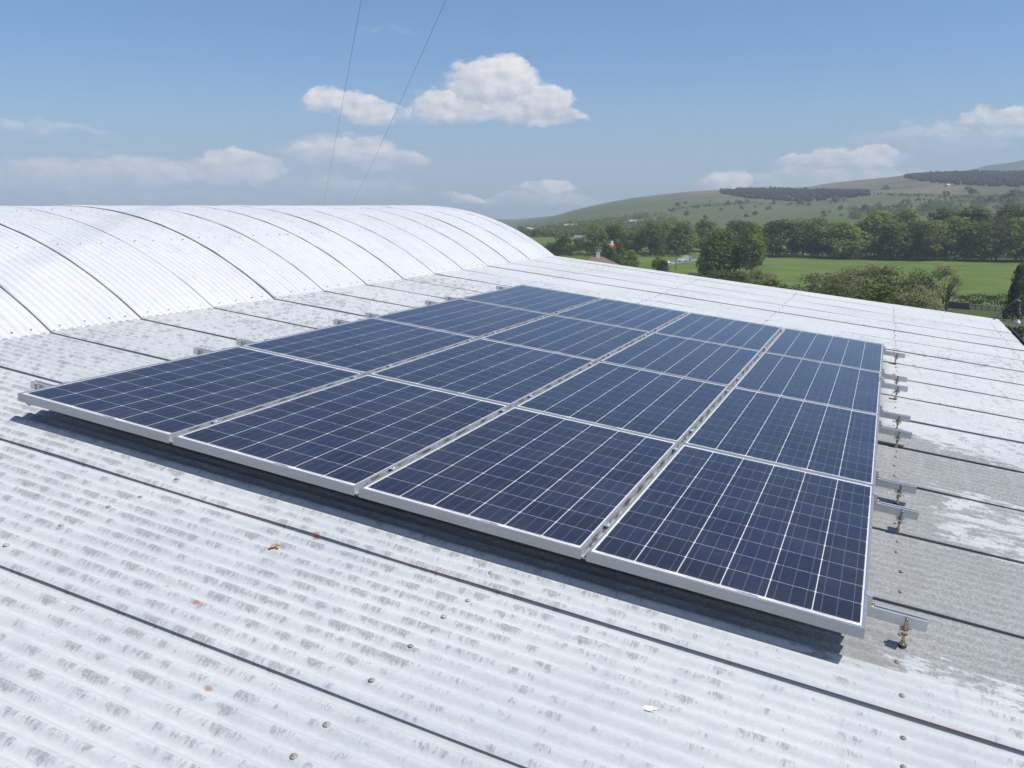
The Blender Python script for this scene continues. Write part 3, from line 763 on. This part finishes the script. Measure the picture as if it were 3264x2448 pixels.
# the pair in front
px, py = Z3(400, 545); tree('green', px, 300, 310/1.9, py-6, 'big dense round tree left of the foreground pair by the field corner', clear=.03, multi=True)
px, py = Z3(585, 500); tree('light', px, 296, 210/1.9, py-4, 'taller yellowish tree right of the foreground pair by the field corner', clear=.16)
px, py = Z3(300, 610); tree('green', px, 306, 120/1.9, py, 'low bushy growth at the left foot of the foreground pair', 'bush', 'bush', clear=.0)
# scrub between the roof edge and the field
for kd, cx, wd, ty, r, lb in [
 ('light', 500, 160, 790, 232, 'pale green bush nearest the left of the field corner'),
 ('scrub', 640, 220, 765, 240, 'rounded brownish bush at the field corner'),
 ('light', 690, 260, 835, 205, 'low pale bush just above the white roof edge'),
 ('scrub', 950, 240, 800, 222, 'leftmost olive willow of the scrub before the field'),
 ('scrub', 1130, 260, 760, 218, 'second olive willow of the scrub before the field'),
 ('scrub', 1300, 260, 745, 214, 'tall middle willow of the scrub before the field'),
 ('scrub', 1450, 250, 758, 210, 'fourth olive willow of the scrub before the field'),
 ('scrub', 1620, 220, 770, 206, 'fifth willow of the scrub, left of the open one'),
 ('scrub', 1090, 300, 850, 178, 'lower brown thicket in front of the scrub, left part'),
 ('green', 1380, 300, 870, 172, 'lower green thicket in front of the scrub, middle part'),
 ('scrub', 1640, 240, 870, 168, 'lower brown thicket in front of the scrub, right part'),
]:
    px, py = Z3(cx, ty); tree(kd, px, r, wd/1.9*1.15, py-2, lb, 'scrub_bush', 'bush', 'scrub between the shed and the field', clear=.0, multi=True)
px, py = Z3(1790, 750); tree('scrub', px, 204, 190/1.9, py, 'open umbrella shaped small tree at the right end of the scrub', clear=.32, multi=True)
px, py = Z3(2222, 735); tree('conifer', px, 190, 110/1.9, py, 'dark evergreen cut by the right border of the view', 'conifer', clear=.02)
px, py = Z3(2260, 700); tree('deep', px, 200, 120/1.9, py, 'dark bush behind the evergreen at the right border', 'bush', 'bush', clear=.0)
for cx, wd, ty, r, kd, lb in [(1270, 150, 480, 330, 'green', 'round green bush on the grass below the road'), (1075, 110, 425, 378, 'deep', 'dark leafy tree half hiding the left of the red roofed house'), (1165, 120, 412, 382, 'green', 'leafy tree half hiding the right of the red roofed house'), (1120, 90, 455, 376, 'deep', 'bush directly before the red roofed house'), (1480, 100, 528, 330, 'green', 'small bush beside the road near the pole'), (1160, 120, 520, 325, 'deep', 'dark bush right of the brown roofed bungalow'), (1525, 110, 560, 318, 'deep', 'little dark bush before the road end'),
   (1990, 320, 640, 268, 'deep', 'dark hedge bush in shade below the foreground pair'), (1780, 220, 655, 262, 'deep', 'dark low bush along the roof edge below the road')]:
    px, py = Z4(cx, ty); tree(kd, px, r, wd/2.458, py, lb, 'bush', 'bush', 'bushes on the grass below the road', clear=.0)
# low hedges right of the scrub
M_hedge = leaf_mat('hedge_leaf', (.034, .050, .020), (.058, .066, .028))
def hedge(label, p0, p1, h, w, seed, mat=M_hedge):
    rd = random.Random(seed); mb = MB(); L = (p1-p0).length; n = int(L*9*h)+40
    for _ in range(n*4):
        f = rd.random(); q = p0.lerp(p1, f); q.z = terrain(q.x, q.y)
        q = q-p0+Vector((rd.gauss(0, w*.35), rd.gauss(0, w*.35), h*rd.random()**.7*(.8+.3*math.sin(f*L*.9+seed))))
        d = Vector((rd.gauss(0, 1), rd.gauss(0, 1), rd.gauss(0, 1)+.5)).normalized(); x = d.orthogonal().normalized(); y = d.cross(x); s = rd.uniform(.10, .24)
        mb.face([q-x*s, q-y*s*.8, q+x*s, q+y*s*.8])
    return tag(link('hedge', mb.mesh('hedge', mat), None, p0), label, 'hedge')
hedge('dark hedge running behind the post and rail fence', at(3080, 236), at(3420, 240), 2.2, 1.6, 1)
hedge('low dark hedge strip in front of the fence', at(3040, 150), at(3400, 146), 1.3, 1.1, 2)
hedge('lowest hedge strip above the far roof corner', at(3150, 122), at(3400, 118), 1.1, 1.0, 3)
hedge('dark undergrowth along the foot of the tree line', at(2480, 424), at(2960, 428), 2.6, 2.2, 5)
hedge('thin hedge under the trees left of the field', at(1740, 420), at(2180, 424), 2.2, 2.0, 6)
hedge('rough hedge at the near right side of the field', at(2960, 250), at(3300, 262), 1.2, 2.0, 7, leaf_mat('hedge_rough', (.07, .078, .03), (.10, .095, .045)))

# fence and stone wall
M_fence = plain('weathered_fence', (.26, .24, .22), .85, var=.25, scale=4)
f0, f1 = at(3122, 224), at(3420, 222)
fen = thing('rail_fence', 'weathered post and rail fence at the lower right edge of the field', 'fence', f0)
nP = 14
for i in range(nP):
    q = f0.lerp(f1, i/(nP-1)); q.z = terrain(q.x, q.y)
    mb = MB(); mb.box(-.11, .11, -.11, .11, -.2, 1.55); link('post', mb.mesh('post', M_fence), fen, q-f0)
for hh in (.55, 1.0, 1.4):
    for i in range(nP-1):
        a_, b_ = f0.lerp(f1, i/(nP-1)), f0.lerp(f1, (i+1)/(nP-1)); a_.z = terrain(a_.x, a_.y)+hh; b_.z = terrain(b_.x, b_.y)+hh
        mb = MB(); mb.tube([a_-f0, b_-f0], .085, 4, False); link('rail', mb.mesh('rail', M_fence), fen)
M_stone = plain('field_stone', (.12, .11, .10), .9, var=.5, scale=1.2)
w0, w1 = at(3056, 226), at(3122, 224)
wl = thing('stone_wall', 'short dark stone wall ending at the rail fence', 'wall', w0)
rd = random.Random(8)
Lw = (w1-w0).length; dw = (w1-w0).normalized()
for lv in range(4):
    x = 0
    while x < Lw:
        s = rd.uniform(.45, .8); q = w0+dw*(x+s/2); q.z = terrain(q.x, q.y)+lv*.42
        mb = MB(); k = rd.uniform(.42, .48); mb.box(-s/2+.02, s/2-.02, -.25*rd.uniform(.8, 1.1), .25, 0, k-.03)
        link('stone', mb.mesh('stone', M_stone), wl, q-w0, (0, rd.uniform(-.05, .05), math.atan2(dw.y, dw.x))); x += s

# road with cars
M_road = plain('pale_road', (.24, .23, .215), .9, var=.15, scale=.4)
mb = MB(); rows = []
for i in range(25):
    f = i/24; px = 2110+(2260-2110)*f; r = 352+46*f
    c0 = at(px, r); c1 = at(px-6*f, r+(13+4*math.sin(f*3)))
    rows.append([c0.lerp(c1, j/4)+Vector((0, 0, terrain(*(c0.lerp(c1, j/4)).xy)-c0.lerp(c1, j/4).z+.10)) for j in range(5)])
mb.grid(rows, True, 0, True); ro = link('road', mb.mesh('road', M_road)); tag(ro, kind='structure')
def car(label, p, rz, paint, scl=1.0):
    e = thing('parked_car', label, 'car', p, (0, 0, rz), 'cars on the far road', (scl,)*3)
    mp = plain('car_paint', paint, .3, .1, var=.03); mg = plain('car_window', (.03, .035, .04), .1); mty = plain('tyre', (.02, .02, .02), .8)
    mb = MB()
    prof = [(-2.1, .35), (2.1, .35), (2.15, .75), (1.2, .9), (.55, 1.42), (-1.2, 1.45), (-1.95, .95), (-2.15, .8)]
    for s in (-1, 1):
        pts = [(x, s*(.85 if z < 1 else .68), z) for x, z in prof]; mb.face(pts if s < 0 else pts[::-1])
    for i in range(len(prof)):
        a_, b_ = prof[i], prof[(i+1) % len(prof)]
        ya, yb = (.85 if a_[1] < 1 else .68), (.85 if b_[1] < 1 else .68)
        mb.face([(a_[0], -ya, a_[1]), (a_[0], ya, a_[1]), (b_[0], yb, b_[1]), (b_[0], -yb, b_[1])])
    link('body', mb.mesh('body', mp), e)
    for s in (-1, 1):
        mb = MB(); pts = [(.95, s*.80, 1.0), (.5, s*.71, 1.36), (-1.1, s*.71, 1.38), (-1.6, s*.80, 1.0)]
        mb.face(pts if s > 0 else pts[::-1]); link('side_window', mb.mesh('side_window', mg), e)
        for x in (-1.35, 1.35):
            mb = MB(); mb.tube([(x, s*.62, .33), (x, s*.88, .33)], .33, 12); link('wheel', mb.mesh('wheel', mty), e)
    mb = MB(); mb.face([(1.16, -.76, .94), (1.16, .76, .94), (.6, .64, 1.40), (.6, -.64, 1.40)]); link('windscreen', mb.mesh('windscreen', mg), e)
for px, r, c, rz, lb in [(2182, 382, (.75, .74, .70), .5, 'cream parked car in the middle of the pale road'), (2196, 388, (.7, .66, .55), .35, 'tan parked car beside the cream one'), (2132, 366, (.8, .8, .8), .9, 'white car at the left end of the road'), (2196, 402, (.75, .75, .76), .2, 'pale car at the back of the road under the trees')]:
    car(lb, at(px, r, .12), rz, c, 1.0)

# poles along the road
for px, r, ht, lb in [(1875, 372, 9.0, 'slim pole left of the tall light green tree'), (2106, 346, 10.5, 'tall thin pole by the left end of the road'), (2162, 340, 8.0, 'thin pole before the parked cars')]:
    e = thing('utility_pole', lb, 'pole', at(px, r), (0, 0, 0), 'poles by the road')
    mb = MB(); mb.tube([(0, 0, -.2), (0, 0, ht)], [.16, .10], 7); link('shaft', mb.mesh('shaft', M_pole), e)
    mb = MB(); mb.box(-.9, .9, -.06, .06, ht-.7, ht-.55); link('cross_arm', mb.mesh('cross_arm', M_pole), e)

# houses
def house(label, p, rz, L_, D_, eave, ridge, wallc, roofc, chim=0, hip=0.0, name='house', group=None):
    e = thing(name, label, 'house', p, (0, 0, rz), group)
    mw = plain('render', wallc, .85, var=.06, scale=1); mr = plain('roof_tile', roofc, .8, var=.15, scale=2); mg = plain('window_glass', (.03, .035, .045), .12); mf = plain('white_paint', (.75, .75, .74), .5)
    x, y = L_/2, D_/2
    mb = MB()
    mb.box(-x, x, -y, y, -2.5, eave)
    if not hip:
        mb.face([(-x, -y, eave), (-x, 0, ridge-.1), (-x, y, eave)]); mb.face([(x, -y, eave), (x, y, eave), (x, 0, ridge-.1)])
    link('wall', mb.mesh('wall', mw), e)
    mb = MB(); o_ = .4; hx = x+o_-hip
    ez = eave-.12
    A1, B1, C1, D1 = (-x-o_, -y-o_, ez), (x+o_, -y-o_, ez), (x+o_, y+o_, ez), (-x-o_, y+o_, ez); E1, F1 = (-hx, 0, ridge), (hx, 0, ridge)
    for dz in (0, ):
        mb.face([A1, B1, F1, E1]); mb.face([C1, D1, E1, F1]); mb.face([B1, C1, F1]); mb.face([D1, A1, E1]); mb.face([A1, D1, C1, B1])
    rf = link('roof', mb.mesh('roof', mr), e)
    for k in range(chim):
        cx = (-.0 if chim == 1 else (-.6+1.2*k)*x); mb = MB(); mb.box(cx-.55, cx+.55, -.4, .4, ridge-.8, ridge+1.2); mb.box(cx-.62, cx+.62, -.47, .47, ridge+1.0, ridge+1.12); link('chimney', mb.mesh('chimney', mw), rf)
    for sx_ in (-.6, -.2, .25, .65):
        for sy_ in (-1, 1):
            mb = MB(); mb.box(sx_*x-.7, sx_*x+.7, sy_*y-.03, sy_*y+.03, eave*.38, eave*.8); wf = link('window', mb.mesh('window', mf), e)
            mb = MB(); mb.box(sx_*x-.6, sx_*x+.6, sy_*y-.045, sy_*y+.045, eave*.42, eave*.77); link('pane', mb.mesh('pane', mg), wf)
    mb = MB(); mb.box(-.06*x-.5, -.06*x+.5, -y-.05, -y+.02, 0, min(2.2, eave*.85)); link('door', mb.mesh('door', mf), e)
    return e
pz = at(1909, 262); zt = topz(1909, 829, 262)
house('bungalow with brown tiled roof and white chimney peeping over the roof edge', Vector((pz.x, pz.y, zt-4.4)), .5, 15, 9, 2.4, 5.4, (.72, .71, .68), (.22, .14, .10), 1, 6.5, 'bungalow')
pz = at(*Z4(1112, 0)[:1], 396); zt = topz(Z4(1115, 405)[0], Z4(1115, 403)[1], 396)
house('house with orange red roof and white gable among the tall trees', Vector((pz.x, pz.y, zt-9.6)), 1.1, 6.5, 5.5, 5.6, 7.8, (.75, .74, .72), (.42, .13, .065), 1)
for zx, zy, L_, c, lb in [(860, 418, 7, (.22, .21, .21), 'grey roofed house left of the light green tree'), (785, 335, 11, (.42, .42, .43), 'pale grey farm building at the foot of the moor'), (1295, 285, 13, (.34, .31, .29), 'pinkish grey farm building on the moor slope'), (475, 342, 9, (.42, .42, .42), 'small pale farm house near the barrel roof end'), (2440, 243, 5, (.5, .5, .5), 'tiny white house below the left conifer wood')]:
    px, py = Z4(zx, zy)
    if zx == 2440: px, py = Z3(1750, 268)
    r = 560 if zx == 860 else 820
    d = ray(px, py)
    for k in range(60):          # first point of the slope on this line of sight
        hh = math.hypot(d.x, d.y); q = EYE+d*(r/hh)
        if terrain(q.x, q.y) >= q.z-2 or zx == 860: break
        r += 20
    house(lb, Vector((q.x, q.y, terrain(q.x, q.y))), .4+.3*math.sin(zx), L_, 5, 2.0, 3.9, (.45, .43, .41), c, 0, 0, 'farm_house', 'far buildings on the slope')

# ------------------------------------------------------------------ the moor: woods, bushes, field hedges
def onhill(px, py, rmin=640):
    d = ray(px, py); hh = math.hypot(d.x, d.y); r = rmin
    while r < 2100:
        q = EYE+d*(r/hh)
        if terrain(q.x, q.y) >= q.z: return Vector((q.x, q.y, terrain(q.x, q.y))), r
        r += 8
    return None, None
low_cr = [crown_mesh('crown', 80+s, M_deep, 14, 22, .075, 'low') for s in range(2)]
rd = random.Random(21)
def wood(label, poly_top, poly_bot, n, seed, hs):
    """conifer wood on the slope between two picture lines, as one mass of small spires"""
    rd = random.Random(seed); mb = MB(); org = None; k = 0
    while k < n:
        k += 1
        px = rd.uniform(poly_top[0][0], poly_top[-1][0]); y0, y1 = lerp(poly_top, px), lerp(poly_bot, px)
        py_ = y0+(y1-y0)*rd.random()+5
        q, r = onhill(px, py_, 700)
        if q is None: continue
        if org is None: org = q.copy()
        if (y1-y0)*.72 < py_-y0 and noise.noise(Vector((px/14, seed*3.1, py_/10))) < -.15: continue
        h = rd.uniform(*hs)*(.75+.5*noise.noise(Vector((q.x/40, q.y/40, 0)))**2); w = h*.42; b = q-org; a0 = rd.random()
        rings = [(w*.75, h*.08), (w, h*.38), (w*.72, h*.72)]
        for lv in range(2):
            (r0, z0), (r1, z1) = rings[lv], rings[lv+1]
            for i in range(6):
                a1, a2 = a0+i*1.0472, a0+(i+1)*1.0472
                mb.face([b+Vector((r0*math.cos(a1), r0*math.sin(a1), z0)), b+Vector((r0*math.cos(a2), r0*math.sin(a2), z0)), b+Vector((r1*math.cos(a2), r1*math.sin(a2), z1)), b+Vector((r1*math.cos(a1), r1*math.sin(a1), z1))])
        for i in range(6):
            a1, a2 = a0+i*1.0472, a0+(i+1)*1.0472; r1, z1 = rings[2]
            mb.face([b+Vector((r1*math.cos(a1), r1*math.sin(a1), z1)), b+Vector((r1*math.cos(a2), r1*math.sin(a2), z1)), b+Vector((0, 0, h))])
    return tag(link('conifer_wood', mb.mesh('conifer_wood', M_dk), None, org), label, 'wood', kind='stuff')
z3l = lambda pts: [Z3(*q) for q in pts]
wood('dark conifer plantation on the crest of the moor left of centre right', z3l([(340,298),(520,284),(700,280),(870,290),(1080,298),(1275,306)]), z3l([(340,302),(520,338),(700,352),(870,362),(1080,345),(1275,322)]), 2600, 1, (4, 7.5))
wood('dark conifer plantation on the high slope at the right border', z3l([(1490,208),(1640,194),(1900,186),(2300,184)]), z3l([(1490,214),(1640,246),(1900,262),(2300,278)]), 3000, 2, (5, 9))
groups = 'bushes scattered over the moor'
specs = []
for _ in range(48):
    x = rd.uniform(20, 2200); y = rd.uniform(360, 460) if rd.random() < .7 else rd.uniform(300, 400)
    if y < lerp([(0, 380), (400, 350), (1300, 340), (2200, 290)], x): continue
    specs.append((x, y, rd.uniform(14, 42)))
specs += [(535, 372, 30), (860, 390, 55), (1060, 380, 52), (800, 385, 26), (1380, 292, 50), (1330, 395, 34), (1490, 398, 60), (1870, 300, 40), (1900, 330, 60), (2170, 345, 90), (2090, 370, 60), (1740, 330, 40), (1600, 430, 70), (1250, 430, 60), (2000, 375, 70), (2140, 400, 80), (700, 370, 24), (620, 385, 22)]
for _ in range(55):   # the wooded foot of the moor at the left
    x = rd.uniform(350, 1900); y = rd.uniform(230, 400)
    if y < lerp([(350, 330), (700, 275), (1100, 265), (1500, 215), (1900, 205)], x): continue
    px, py = Z4(x, y); specs.append(((px-2100)*1.9, (py-450)*1.9, rd.uniform(12, 34)))
for x, y, wd in specs:
    px, py = Z3(x, y); q, r = onhill(px, py)
    if q is None: continue
    w = wd/1.9/FPX*r; h = w*rd.uniform(.55, .95)
    o = link('moor_bush', low_cr[rd.randrange(2)], None, q-Vector((0, 0, .2)), (0, 0, rd.random()*6.28), (w, w, h))
    tag(o, 'small dark bush, one of many dotted over the distant moor slope', 'bush', groups)
def scrubwood(label, top, bot, n, seed):
    rd = random.Random(seed); mb = MB(); org = None
    for _ in range(n):
        px = rd.uniform(top[0][0], top[-1][0]); y0, y1 = lerp(top, px), lerp(bot, px)
        if noise.noise(Vector((px/26, (y0+y1)/9+rd.random()*.6, seed))) < -.12: continue
        q, r = onhill(px, y0+(y1-y0)*rd.random(), 620)
        if q is None: continue
        if org is None: org = q.copy()
        b = q-org; w = rd.uniform(2.2, 5.5); h = w*rd.uniform(.8, 1.3)
        for _ in range(16):
            d = Vector((rd.gauss(0, 1), rd.gauss(0, 1), abs(rd.gauss(0, 1)))).normalized(); c = b+Vector((d.x*w, d.y*w, d.z*h)); x = (d+Vector((rd.gauss(0, .4), rd.gauss(0, .4), .3))).normalized(); e1 = x.orthogonal().normalized(); e2 = x.cross(e1); s_ = rd.uniform(.5, 1.1)
            mb.face([c-e1*s_, c-e2*s_*.8, c+e1*s_, c+e2*s_*.8])
    return tag(link('scrub_wood', mb.mesh('scrub_wood', M_deep), None, org), label, 'wood', kind='stuff')
scrubwood('dim scrubby woodland along the left foot of the moor', [Z4(380, 318), Z4(700, 285), Z4(1000, 262), Z4(1250, 215), Z4(1480, 210), Z4(1600, 262)], [Z4(380, 420), Z4(700, 400), Z4(1000, 390), Z4(1250, 380), Z4(1480, 330), Z4(1600, 300)], 1500, 3)
scrubwood('scrubby trees along the right foot of the moor behind the field trees', z3l([(1150, 425), (1500, 395), (1800, 365), (2250, 315)]), z3l([(1150, 480), (1500, 470), (1800, 440), (2250, 420)]), 900, 4)
def hill_hedge(label, pts, seed, h=3.0):
    rd = random.Random(seed); mb = MB(); qs = [onhill(*Z3(*q))[0] for q in pts]; qs = [q for q in qs if q]
    if len(qs) < 2: return
    for a_, b_ in zip(qs, qs[1:]):
        L = (b_-a_).length
        for _ in range(int(L*1.6)):
            q = a_.lerp(b_, rd.random()); q.z = terrain(q.x, q.y); q = q-qs[0]+Vector((rd.gauss(0, 1.2), rd.gauss(0, 1.2), h*rd.random()))
            d = Vector((rd.gauss(0, 1), rd.gauss(0, 1), rd.gauss(0, 1)+.5)).normalized(); x = d.orthogonal().normalized(); y = d.cross(x); s = rd.uniform(.7, 1.6)
            mb.face([q-x*s, q-y*s, q+x*s, q+y*s])
    tag(link('field_hedge', mb.mesh('field_hedge', M_deep), None, qs[0]), label, 'hedge', 'hedges crossing the moor')
hill_hedge('long thin field hedge across the left part of the moor', [(60, 425), (250, 400), (420, 388), (600, 378)], 1)
hill_hedge('field hedge below the left conifer plantation', [(1130, 415), (1400, 405), (1640, 400)], 2)
hill_hedge('field hedge on the right of the moor below the crest', [(1300, 325), (1600, 335), (1900, 345)], 3)
hill_hedge('upper field hedge at the right border of the moor', [(1600, 360), (1800, 352), (2180, 330)], 4)

# far ridge behind the right-hand wood
mb = MB(); rows = []
rid = [azel(*Z3(*q)) for q in [(1500, 240), (1880, 170), (2000, 145), (2212, 118), (2600, 85), (3100, 120), (3600, 200)]]
for k, (rf, zf) in enumerate([(2500, 0), (2800, .7), (3050, 1), (3300, .8)]):
    rw = []
    for i in range(40):
        a_ = rid[0][0]+(rid[-1][0]-rid[0][0])*i/39; e_ = lerp(rid, a_)
        rw.append((EYE.x+rf*math.sin(a_), EYE.y+rf*math.cos(a_), -20+(EYE.z+3050*math.tan(e_)+20)*zf+6*noise.noise(Vector((i*.3, k, 0)))))
    rows.append(rw)
mb.grid(rows, True, 0, True)
M_far = plain('far_moor', (.085, .085, .06), .95, var=.25, scale=.01)
tag(link('hill', mb.mesh('hill', M_far)), kind='structure')

# ------------------------------------------------------------------ air
HAZE = True
if HAZE:
    mb = MB(); mb.box(-3700, 3700, -3700, 3700, -70, 190)
    hm = bpy.data.materials.new('haze_air'); hm.use_nodes = True; ht = NT(hm.node_tree); ht.n.clear()
    vo = ht.node('ShaderNodeVolumePrincipled', {'Color': (.84, .92, 1.0), 'Density': .00026, 'Anisotropy': .0})
    ho = ht.n.new('ShaderNodeOutputMaterial'); ht.l.new(vo.outputs[0], ho.inputs['Volume'])
    tag(link('haze', mb.mesh('haze', hm)), kind='stuff')
